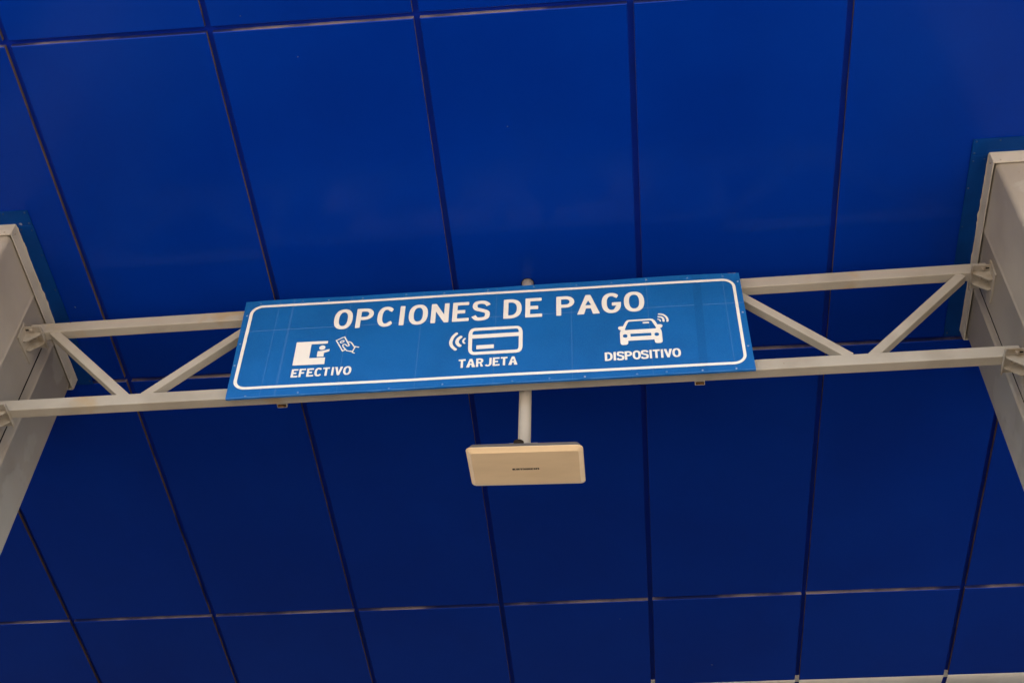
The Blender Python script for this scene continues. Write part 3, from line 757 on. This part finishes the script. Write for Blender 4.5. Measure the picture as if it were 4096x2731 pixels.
R = [rring(bm, hx-.0045, hy-.0045, .0035, .0058), rring(bm, hx-.0028, hy-.0028, .0036, .0052), rring(bm, hx-.0003, hy-.0003, .0042, .0006),
     rring(bm, hx, hy, .0043, .0003), rring(bm, hx-.0002, hy-.0002, .0042, -.00005), rring(bm, hx-.0008, hy-.0008, .0038, -.0002),
     rring(bm, hx-.0034, hy-.0044, .0022, -.00215), rring(bm, hx-.0037, hy-.0047, .0020, -.0023)]
for a, b in zip(R[2:], R[3:]):
    for k in range(len(a)):
        f = bm.faces.new((a[k], a[(k+1) % len(a)], b[(k+1) % len(a)], b[k]))
bm.faces.new(R[-1])
bmesh.ops.delete(bm, geom=[v for r in R[:2] for v in r], context='VERTS')
bmesh.ops.recalc_face_normals(bm, faces=bm.faces)
link('radome', bm, M['plastic'], ant)
bm = bmesh.new()
R = [rring(bm, hx-.0045, hy-.0045, .0035, .0058), rring(bm, hx-.0028, hy-.0028, .0036, .0052), rring(bm, hx-.0003, hy-.0003, .0042, .00061)]
for a, b in zip(R, R[1:]):
    for k in range(len(a)): bm.faces.new((a[k], a[(k+1) % len(a)], b[(k+1) % len(a)], b[k]))
bm.faces.new(R[0]); bm.faces.new(R[-1][::-1])
bmesh.ops.recalc_face_normals(bm, faces=bm.faces)
link('housing', bm, M['shell'], ant)
# maker's name
LW = {'K':(428,615),'A':(640,820),'T':(835,1005),'H':(1030,1215),'R':(1240,1428),'E':(1450,1590),'I':(1615,1695),'N':(1718,1905)}
BG = {
 'K':[[(0,0),(0,1),(.42,1),(.42,.62),(.66,1),(1,1),(.72,.52),(1,0),(.60,0),(.42,.34),(.42,0)]],
 'A':[[(0,0),(0,1),(.94,1),(1,.9),(1,0),(.62,0),(.62,.22),(.42,.22),(.42,0)],[(.42,.5),(.42,.76),(.62,.76),(.62,.5)]],
 'T':[[(0,1),(1,1),(1,.72),(.74,.72),(.74,0),(.34,0),(.34,.72),(0,.72)]],
 'H':[[(0,0),(0,1),(.4,1),(.4,.62),(.62,.62),(.62,1),(1,1),(1,0),(.62,0),(.62,.36),(.4,.36),(.4,0)]],
 'R':[[(0,0),(0,1),(.9,1),(1,.88),(1,.58),(.88,.48),(1,.38),(1,0),(.62,0),(.62,.3),(.42,.3),(.42,0)],[(.42,.56),(.42,.78),(.64,.78),(.64,.56)]],
 'E':[[(0,0),(0,1),(1,1),(1,.78),(.5,.78),(.5,.61),(.95,.61),(.95,.41),(.5,.41),(.5,.22),(1,.22),(1,0)]],
 'I':[[(0,0),(0,1),(1,1),(1,0)]],
 'N':[[(0,0),(0,1),(.9,1),(1,.9),(1,0),(.6,0),(.6,.74),(.42,.74),(.42,0)]]}
bm = bmesh.new()
lx0, lx1 = -.1205*AW, .1105*AW; yt, yb_ = (.0448-.0500)*AD, (.0878-.0500)*AD
for ch in 'KATHREIN':
    a, b = LW[ch]; fx = lambda px: lx0 + (lx1-lx0)*(px-428)/(1905-428)
    loops = [[Vector((fx(a+(b-a)*x), yb_ + (yt-yb_)*y, 0)) for x, y in l] for l in BG[ch]]
    vv = [bm.verts.new(AP(p.x, p.y, -.00237)) for l in loops for p in l]
    for t in tessellate_polygon(loops): bm.faces.new([vv[i] for i in t])
link('logo', bm, M['logo'], ant)
# pole, hole ring in the soffit, clamp and cable gland
bm = bmesh.new(); cyl(bm, P3(-.0755, .7716, .7705), P3(-.0757, .7716, 1.0005), .00525*S, 40)
link('pole', bm, M['pipe'], ant)
bm = bmesh.new(); cyl(bm, P3(-.0756, .7716, .9700), P3(-.0757, .7716, 1.0003), .00545*S, 40)  # added pale casing; its colour stands in for light on the pole tip
link('bright_pole_tip', bm, M['collar'], ant)
bm = bmesh.new()
n = 36
for k in range(n):
    pass
ri = [bm.verts.new(P3(-.0757 + .0054*math.cos(2*math.pi*k/n), .7716 + .0054*math.sin(2*math.pi*k/n), .99925)) for k in range(n)]
ro = [bm.verts.new(P3(-.0757 + (.0060+.0002*math.sin(5*k))*math.cos(2*math.pi*k/n), .7712 + (.0060+.0002*math.cos(3*k))*math.sin(2*math.pi*k/n), .99930)) for k in range(n)]
for k in range(n): bm.faces.new((ri[k], ri[(k+1) % n], ro[(k+1) % n], ro[k]))
link('hole_rim', bm, M['dark'], ant)
bm = bmesh.new(); frame_box(bm, AP(-.002, .0, .0105), A_*.012*S, B_*.011*S, C_*.0045*S, .004)
link('clamp', bm, M['pipe'], ant)
bm = bmesh.new(); cyl(bm, AP(-.0048, -.0195, .0055), AP(-.0048, -.0195, .0093), .0042*S, 24)
link('cable_gland', bm, M['dark'], ant)
